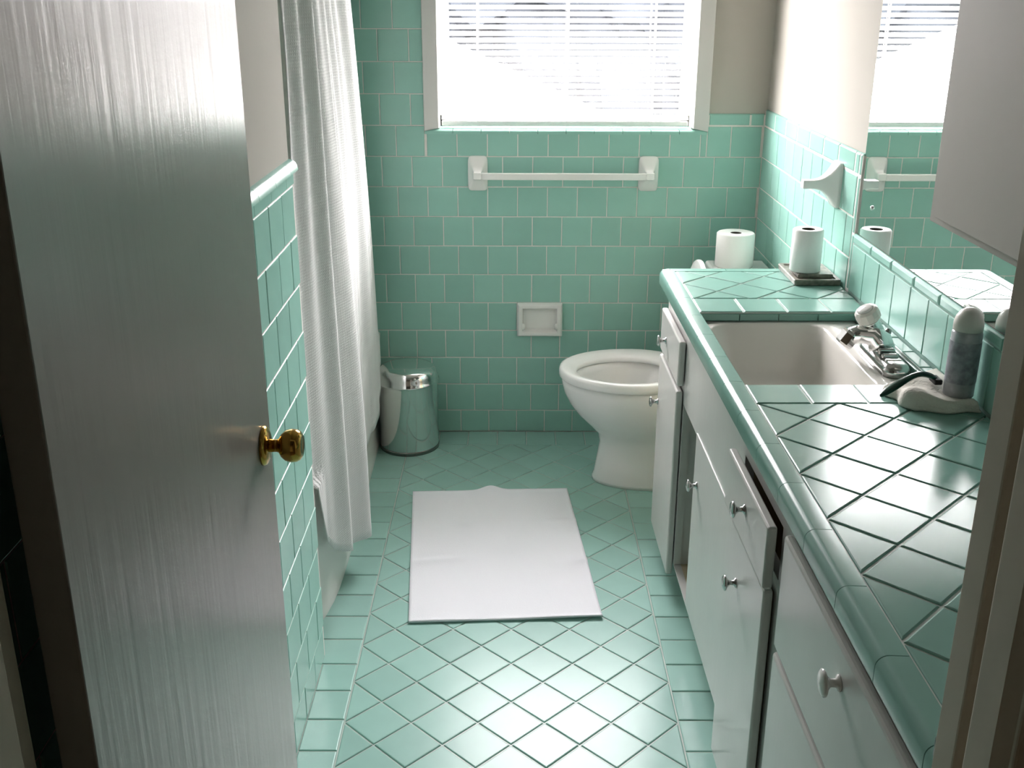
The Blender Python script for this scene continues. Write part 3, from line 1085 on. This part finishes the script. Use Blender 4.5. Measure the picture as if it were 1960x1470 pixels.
# far field
yb2, yb3 = 0.003, yfv - 0.042
for n in range(-2, 6):
    for k in range(0, 8):
        if (k + n) % 2 == 0:
            continue
        cx, cy = NW + k * CS, 0.157 + (n - 0) * CS
        poly = clip_rect([(cx - CS, cy), (cx, cy - CS), (cx + CS, cy), (cx, cy + CS)], NW, wl(cy), yb2, yb3)
        if len(poly) >= 3:
            ctile(poly)
for i in range(4):
    x0 = NW + 0.111 * i
    x1 = min(x0 + 0.111, wl(-0.7))
    ctile(rect(x0, x1, yb, SY0))
    ctile(rect(x0, x1, SY1, yb2))
for i in range(5):
    ya_, yb_ = SY0 + i * 0.106, SY0 + (i + 1) * 0.106
    ctile(rect(SX1, wl(ya_), ya_, yb_))
# thin upright tiles lining the sink cut-out
for i in range(4):
    x0 = SX0 + 0.0993 * i
    tile('edge_tile', rect(x0, x0 + 0.0993, zt - 0.024, zt - 0.0045), 'back', -(SY1 - 0.006), 'counter_tile', ctp, th=0.006, grout=0.0016)
    tile('edge_tile', rect(-(x0 + 0.0993), -x0, zt - 0.024, zt - 0.0045), 'front', SY0 + 0.006, 'counter_tile', ctp, th=0.006, grout=0.0016)
for i in range(5):
    y0 = SY0 + 0.106 * i
    tile('edge_tile', rect(y0, y0 + 0.106, zt - 0.024, zt - 0.0045), 'left', SX0 + 0.004, 'counter_tile', ctp, th=0.006, grout=0.0016)
    tile('edge_tile', rect(-(y0 + 0.106), -y0, zt - 0.024, zt - 0.0045), 'right', -(SX1 - 0.006), 'counter_tile', ctp, th=0.006, grout=0.0016)
# rounded nosing
def nose_prof():
    pr = [(NW - 0.0012, -0.008), (NW - 0.0012, 0.0)]
    R_ = 0.016
    for k in range(8):
        t = math.pi / 2 * k / 7
        pr.append((R_ - R_ * math.sin(t), 0.001 - R_ * (1 - math.cos(t))))
    pr += [(0.0, -0.036), (0.002, -0.041), (0.010, -0.042), (0.0105, -0.009)]
    return pr
NP = nose_prof()
CR = 0.030
y = yfv - NW
first = True
joints = [0.17 + 0.0 - 0.1615 * i for i in range(14)]
edges = [yfv - CR] + [j for j in joints if j > yn + 0.02] + [yn]
for a, b in zip(edges[1:], edges[:-1]):
    o = loft('nosing_tile', [[(px, a + 0.0008, zt + pz) for px, pz in NP], [(px, b - 0.0008, zt + pz) for px, pz in NP]], 'counter_tile', ctp)
    sharp(o, 0.5)
xe = [CR] + [0.03 + 0.1615 * i for i in (1, 2)] + [wl(0.3)]
for a, b in zip(xe, xe[1:]):
    o = loft('nosing_tile', [[(a + 0.0008, yfv - px, zt + pz) for px, pz in NP], [(b - 0.0008, yfv - px, zt + pz) for px, pz in NP]], 'counter_tile', ctp)
    sharp(o, 0.5)
rings = []
for k in range(9):
    a = math.pi / 2 * k / 8
    rings.append([(CR - (CR - min(px, CR)) * math.cos(a), yfv - CR + (CR - min(px, CR)) * math.sin(a), zt + pz) for px, pz in NP])
sharp(loft('nosing_corner', rings, 'counter_tile', ctp), 0.6)
box('counter_tile', CR - 0.002, NW, yfv - NW, yfv - CR + 0.002, zt - 0.01, zt - 0.0002, 'counter_tile', ctp)

# ------------------------------------------------------------------ sink
snk = empty('sink', (VX, VY, 0.842), VR, label='white porcelain sink sunk into the green tiled counter', cat='sink')
snk['_local'] = 1
sz = 0.861 + zo
a0, a1, b0, b1 = SX0 + 0.001, SX1 - 0.007, SY0 + 0.007, SY1 - 0.007
bx0, bx1, by0, by1 = 0.056, 0.345, SY0 + 0.022, SY1 - 0.022
rings = [rrect(a0, a1, b0, b1, 0.012, sz - 0.012, 8), rrect(a0, a1, b0, b1, 0.012, sz, 8), rrect(bx0, bx1, by0, by1, 0.060, sz, 8), rrect(bx0 + .004, bx1 - .004, by0 + .004, by1 - .004, 0.058, sz - 0.004, 8),
         rrect(bx0 + .010, bx1 - .010, by0 + .010, by1 - .010, 0.056, sz - 0.020, 8), rrect(bx0 + .022, bx1 - .022, by0 + .03, by1 - .03, 0.055, sz - 0.095, 8),
         rrect(bx0 + .040, bx1 - .040, by0 + .055, by1 - .055, 0.05, sz - 0.128, 8), rrect(bx0 + .09, bx1 - .09, by0 + .14, by1 - .14, 0.03, sz - 0.138, 8)]
loft('basin', rings, 'sink_porcelain', snk, cap0=False)
lathe('drain', [(0.0, 0.0), (0.022, 0.0), (0.022, 0.003), (0.016, 0.004), (0.010, 0.002), (0.0, 0.002)], ((bx0 + bx1) / 2, (by0 + by1) / 2, sz - 0.139), 'chrome', snk, seg=28)

# ------------------------------------------------------------------ faucet
FX, FYc, FZ = 0.834, 2.285, 0.861
fau = empty('faucet', (FX, FYc, FZ), label='chrome sink faucet with a round clear knob on the sink ledge', cat='faucet')
plate = []
for z_, gx, gy in ((0, 0, 0), (0.014, 0, 0), (0.024, 0.006, 0.008), (0.028, 0.014, 0.020)):
    plate.append(rrect(FX - 0.032 + gx, FX + 0.028 - gx, FYc - 0.140 + gy, FYc + 0.070 - gy, max(0.012, 0.026 - gx), FZ + z_, 8))
loft('base_plate', plate, 'pewter', fau)
# body leans over the basin and ends in a blunt square-shouldered outlet
sp = [(FX, FYc - 0.004, FZ + 0.022), (FX - 0.006, FYc, FZ + 0.042), (FX - 0.024, FYc + 0.004, FZ + 0.056), (FX - 0.050, FYc + 0.007, FZ + 0.056), (FX - 0.074, FYc + 0.009, FZ + 0.048)]
tube('spout', sp, [0.031, 0.029, 0.025, 0.0215, 0.020], 'chrome', fau, seg=20)
ax = (-0.55, 0.02, -0.84)
sharp(lathe('outlet_nut', [(0.0, -0.020), (0.020, -0.018), (0.0225, -0.012), (0.0225, 0.012), (0.019, 0.017), (0.0, 0.017)], (FX - 0.074, FYc + 0.009, FZ + 0.045), 'chrome', fau, axis=ax, seg=8, smooth=False), 0.3)
kax = Vector((-0.50, -0.12, 0.86)).normalized()
lathe('neck', [(0.020, -0.012), (0.018, 0.010), (0.021, 0.016), (0.021, 0.020), (0.0, 0.021)], (FX - 0.020, FYc + 0.008, FZ + 0.072), 'chrome', fau, axis=kax, seg=24)
kc = Vector((FX - 0.020, FYc + 0.008, FZ + 0.072)) + kax * 0.020
sharp(lathe('knob', [(0.0, 0.0), (0.020, 0.0), (0.0265, 0.004), (0.0275, 0.012), (0.0265, 0.026), (0.022, 0.031), (0.0, 0.031)], kc, 'can_cap', fau, axis=kax, seg=12, smooth=False), 0.5)
lathe('knob_cap', [(0.0, 0.0), (0.0185, 0.0), (0.0185, 0.002), (0.014, 0.004), (0.0, 0.0045)], kc + kax * 0.031, 'ceramic_white', fau, axis=kax, seg=24)
tube('lift_rod', [(FX + 0.019, FYc + 0.02, FZ + 0.02), (FX + 0.019, FYc + 0.02, FZ + 0.052)], 0.0028, 'chrome', fau, seg=10)
lathe('rod_knob', [(0.003, 0.0), (0.0075, 0.004), (0.0075, 0.011), (0.003, 0.015), (0, 0.0155)], (FX + 0.019, FYc + 0.02, FZ + 0.050), 'dark_metal', fau, seg=16)
for k in range(3):
    yy = FYc - 0.046 - 0.024 * k
    box('plate_rib', FX - 0.022, FX + 0.016, yy - 0.006, yy + 0.006, FZ + 0.022, FZ + 0.040 - 0.005 * k, 'pewter', fau, bev=0.005, seg=3)

# ------------------------------------------------------------------ mirror and medicine cabinet
mir = empty('wall_mirror', (XR, 1.9, 1.043), label='large frameless wall mirror above the vanity backsplash', cat='mirror')
box('mirror_glass', XR + 0.0055, XR + 0.0099, YF1 + 0.05, YM - 0.001, 1.044, 2.0, 'mirror_glass', mir)
lathe('clip', [(0.0, 0.0), (0.006, 0.0), (0.006, 0.002), (0.004, 0.004), (0, 0.005)], (XR + 0.0055, 2.685, 1.128), 'chrome', mir, axis=(-1, 0, 0), seg=20)
med = empty('medicine_cabinet', (0.86, 1.62, 1.228), label='grey white wall cabinet hung over the mirror near the doorway', cat='cabinet')
box('body', 0.803, XR + 0.0052, 1.20, 2.030, 1.228, 1.98, 'paint_matte_grey', med, bev=0.002)
box('door', 0.793, 0.8025, 1.225, 1.985, 1.243, 1.965, 'paint_matte_grey', med, bev=0.002)
lathe('knob', [(0.0, 0.0), (0.008, 0.0), (0.004, 0.006), (0.0045, 0.014), (0.012, 0.02), (0.011, 0.025), (0, 0.027)], (0.793, 1.27, 1.32), 'ceramic_white', med, axis=(-1, 0, 0), seg=20)

# ------------------------------------------------------------------ things on the counter
tray = empty('tray', (0.83, 2.93, ZC + 0.001), label='speckled grey stone tray on the counter under a paper roll', cat='tray')
trb = [rrect(0.776, 0.902, 2.833, 3.028, 0.006, ZC + 0.0015, 4), rrect(0.774, 0.903, 2.831, 3.030, 0.008, ZC + 0.014, 4), rrect(0.776, 0.901, 2.833, 3.028, 0.007, ZC + 0.017, 4), rrect(0.786, 0.891, 2.843, 3.018, 0.006, ZC + 0.017, 4), rrect(0.788, 0.889, 2.845, 3.016, 0.006, ZC + 0.013, 4)]
loft('slab', trb, 'stone_tray', tray, smooth=False)
box('foot_strip', 0.790, 0.888, 2.86, 2.95, ZC + 0.013, ZC + 0.026, 'stone_tray', tray, bev=0.004)
paper_roll('toilet_paper_roll', (0.819, 2.905, ZC + 0.026), 0.0420, 0.118, 0.0185, 'slim used toilet paper roll standing on the grey stone tray', 'spare toilet paper rolls')

# folded washcloth
V, Fc = [], []
NX_, NY_ = 26, 26
cl_pts = [(0.742, 1.985), (0.768, 1.892), (0.896, 1.884), (0.892, 2.105)]
for layer in (1, 0):
    for j in range(NY_ + 1):
        for i in range(NX_ + 1):
            u, v = i / NX_, j / NY_
            px = (1 - v) * lerp(cl_pts[1][0], cl_pts[2][0], u) + v * lerp(cl_pts[0][0], cl_pts[3][0], u)
            py = (1 - v) * lerp(cl_pts[1][1], cl_pts[2][1], u) + v * lerp(cl_pts[0][1], cl_pts[3][1], u)
            px += 0.006 * math.sin(9 * v + 2) * (1 - u)
            py += 0.006 * math.sin(8 * u + 1)
            edge = min(u, 1 - u, v, 1 - v)
            hgt = 0.024 * (1 - math.exp(-edge / 0.035)) + 0.005 * math.sin(7 * u + 5 * v) * min(1, edge * 8) + 0.010 * math.exp(-((u - 0.25) ** 2 + (v - 0.35) ** 2) / 0.03)
            if layer == 0:
                V.append((px, py, ZC + 0.0012))
            else:
                flat = math.exp(-(((px - 0.872) / 0.04) ** 2 + ((py - 1.945) / 0.04) ** 2) ** 2)
                V.append((px, py, ZC + 0.004 + lerp(max(hgt, 0.002), 0.0125, flat)))
n = (NX_ + 1) * (NY_ + 1)
for j in range(NY_):
    for i in range(NX_):
        a = j * (NX_ + 1) + i
        Fc.append((a, a + 1, a + NX_ + 2, a + NX_ + 1))
        Fc.append((n + a, n + a + NX_ + 1, n + a + NX_ + 2, n + a + 1))
rim = [i for i in range(NX_ + 1)] + [j * (NX_ + 1) + NX_ for j in range(1, NY_ + 1)] + [NY_ * (NX_ + 1) + i for i in range(NX_ - 1, -1, -1)] + [j * (NX_ + 1) for j in range(NY_ - 1, 0, -1)]
for a, b in zip(rim, rim[1:] + rim[:1]):
    Fc.append((a, a + n, b + n, b))
wc = mobj('washcloth', V, Fc, 'washcloth', smooth=True)
tag(wc, 'crumpled off white washcloth on the counter beneath a spray can', 'cloth')

# spray can standing on the cloth
CX_, CY_, CZ_ = 0.872, 1.945, ZC + 0.0165
can = empty('spray_can', (CX_, CY_, CZ_), label='grey aerosol spray can with a pale domed cap standing on the washcloth', cat='spray can')
cr = 0.0285
sharp(lathe('body', [(0.0, 0.002), (cr - .003, 0.0), (cr, 0.003), (cr, 0.128), (cr - .002, 0.132), (cr - .006, 0.136), (0, 0.137)], (CX_, CY_, CZ_), 'can_body', can, seg=40), 0.8)
sharp(lathe('label_band', [(cr + .0003, 0.030), (cr + .0006, 0.031), (cr + .0006, 0.112), (cr + .0003, 0.113)], (CX_, CY_, CZ_), 'can_label', can, seg=40))
lathe('cap', [(cr - .001, 0.1335), (cr - .001, 0.148), (cr - .004, 0.160), (cr - .011, 0.171), (cr - .019, 0.176), (0, 0.178)], (CX_, CY_, CZ_), 'can_cap', can, seg=40)

# dark green handled razor resting on the cloth
rz = empty('razor', (0.76, 1.93, ZC + 0.03), label='dark green plastic razor handle lying across the washcloth', cat='razor')
pts = [(0.702, 1.897, ZC + 0.030), (0.722, 1.912, ZC + 0.038), (0.750, 1.928, ZC + 0.048), (0.778, 1.944, ZC + 0.056), (0.800, 1.955, ZC + 0.058), (0.822, 1.962, ZC + 0.050), (0.836, 1.966, ZC + 0.041)]
hr = [(0.004, 0.003), (0.012, 0.005), (0.0105, 0.006), (0.006, 0.006), (0.0055, 0.006), (0.0065, 0.006), (0.004, 0.004)]
rings = []
for i, p in enumerate(pts):
    d = (Vector(pts[min(i + 1, len(pts) - 1)]) - Vector(pts[max(i - 1, 0)])).normalized()
    side = d.cross(Vector((0, 0, 1))).normalized()
    up = side.cross(d)
    rings.append([Vector(p) + side * hr[i][0] * math.cos(2 * math.pi * k / 14) + up * hr[i][1] * math.sin(2 * math.pi * k / 14) for k in range(14)])
h_ = loft('handle', rings, 'green_plastic', rz)
subsurf(h_, 1)
box('head', 0.826, 0.842, 1.950, 1.984, ZC + 0.034, ZC + 0.045, 'black_rubber', rz, bev=0.003)

sb = empty('small_bottle', (0.452, 0.905, ZC + 0.001), label='small dark green bottle on the counter corner by the door frame', cat='bottle')
lathe('bottle_body', [(0.0, 0.0), (0.014, 0.0), (0.016, 0.003), (0.016, 0.022), (0.010, 0.028), (0.0, 0.028)], (0.456, 0.905, ZC + 0.0025), 'dark_green', sb, seg=24)
lathe('bottle_cap', [(0.009, 0.027), (0.009, 0.040), (0.007, 0.042), (0.0, 0.042)], (0.456, 0.905, ZC + 0.0025), 'black_rubber', sb, seg=20)

# ------------------------------------------------------------------ bath mat
NX_, NY_ = 60, 80
c00, c10, c11, c01 = (-0.283, 2.531), (0.256, 2.560), (0.196, 3.384), (-0.343, 3.352)
V, Fc = [], []
for layer in (1, 0):
    for j in range(NY_ + 1):
        for i in range(NX_ + 1):
            u, v = i / NX_, j / NY_
            px = lerp(lerp(c00[0], c10[0], u), lerp(c01[0], c11[0], u), v)
            py = lerp(lerp(c00[1], c10[1], u), lerp(c01[1], c11[1], u), v)
            py += 0.022 * math.exp(-((u - 0.5) / 0.07) ** 2) * smooth((v - 0.8) / 0.2)
            edge = min(u * 0.54, (1 - u) * 0.54, v * 0.83, (1 - v) * 0.83)
            hem = 0.0014 if edge < 0.012 else 0.0
            wr = 0.006 * math.exp(-((v - 0.40 - 0.02 * math.sin(5 * u)) / 0.018) ** 2) * (math.exp(-((u - 0.1) / 0.18) ** 2) + math.exp(-((u - 0.98) / 0.12) ** 2))
            wr += 0.005 * math.exp(-((v - 0.70) / 0.02) ** 2) * (math.exp(-((u - 0.95) / 0.12) ** 2) + math.exp(-((u - 0.35) / 0.06) ** 2))
            wr += 0.006 * math.exp(-((u - 0.5) / 0.06) ** 2) * smooth((v - 0.88) / 0.12)
            wr += 0.006 * smooth((0.025 - v) / 0.025) * (0.25 + smooth((u - 0.55) / 0.4) * 0.75) 
            base = 0.0012 + wr
            if layer == 1:
                V.append((px, py, base + 0.0034 + hem + 0.0006 * math.sin(11 * u + 7 * v)))
            else:
                V.append((px, py, base))
n = (NX_ + 1) * (NY_ + 1)
for j in range(NY_):
    for i in range(NX_):
        a = j * (NX_ + 1) + i
        Fc.append((a, a + 1, a + NX_ + 2, a + NX_ + 1))
        Fc.append((n + a, n + a + NX_ + 1, n + a + NX_ + 2, n + a + 1))
rim = [i for i in range(NX_ + 1)] + [j * (NX_ + 1) + NX_ for j in range(1, NY_ + 1)] + [NY_ * (NX_ + 1) + i for i in range(NX_ - 1, -1, -1)] + [j * (NX_ + 1) for j in range(NY_ - 1, 0, -1)]
for a, b in zip(rim, rim[1:] + rim[:1]):
    Fc.append((a, a + n, b + n, b))
mt = mobj('bath_mat', V, Fc, 'towel', smooth=True)
tag(mt, 'white terry bath mat lying flat on the green tile floor', 'bath mat')

for o in bpy.data.objects:
    if '_local' in o:
        del o['_local']
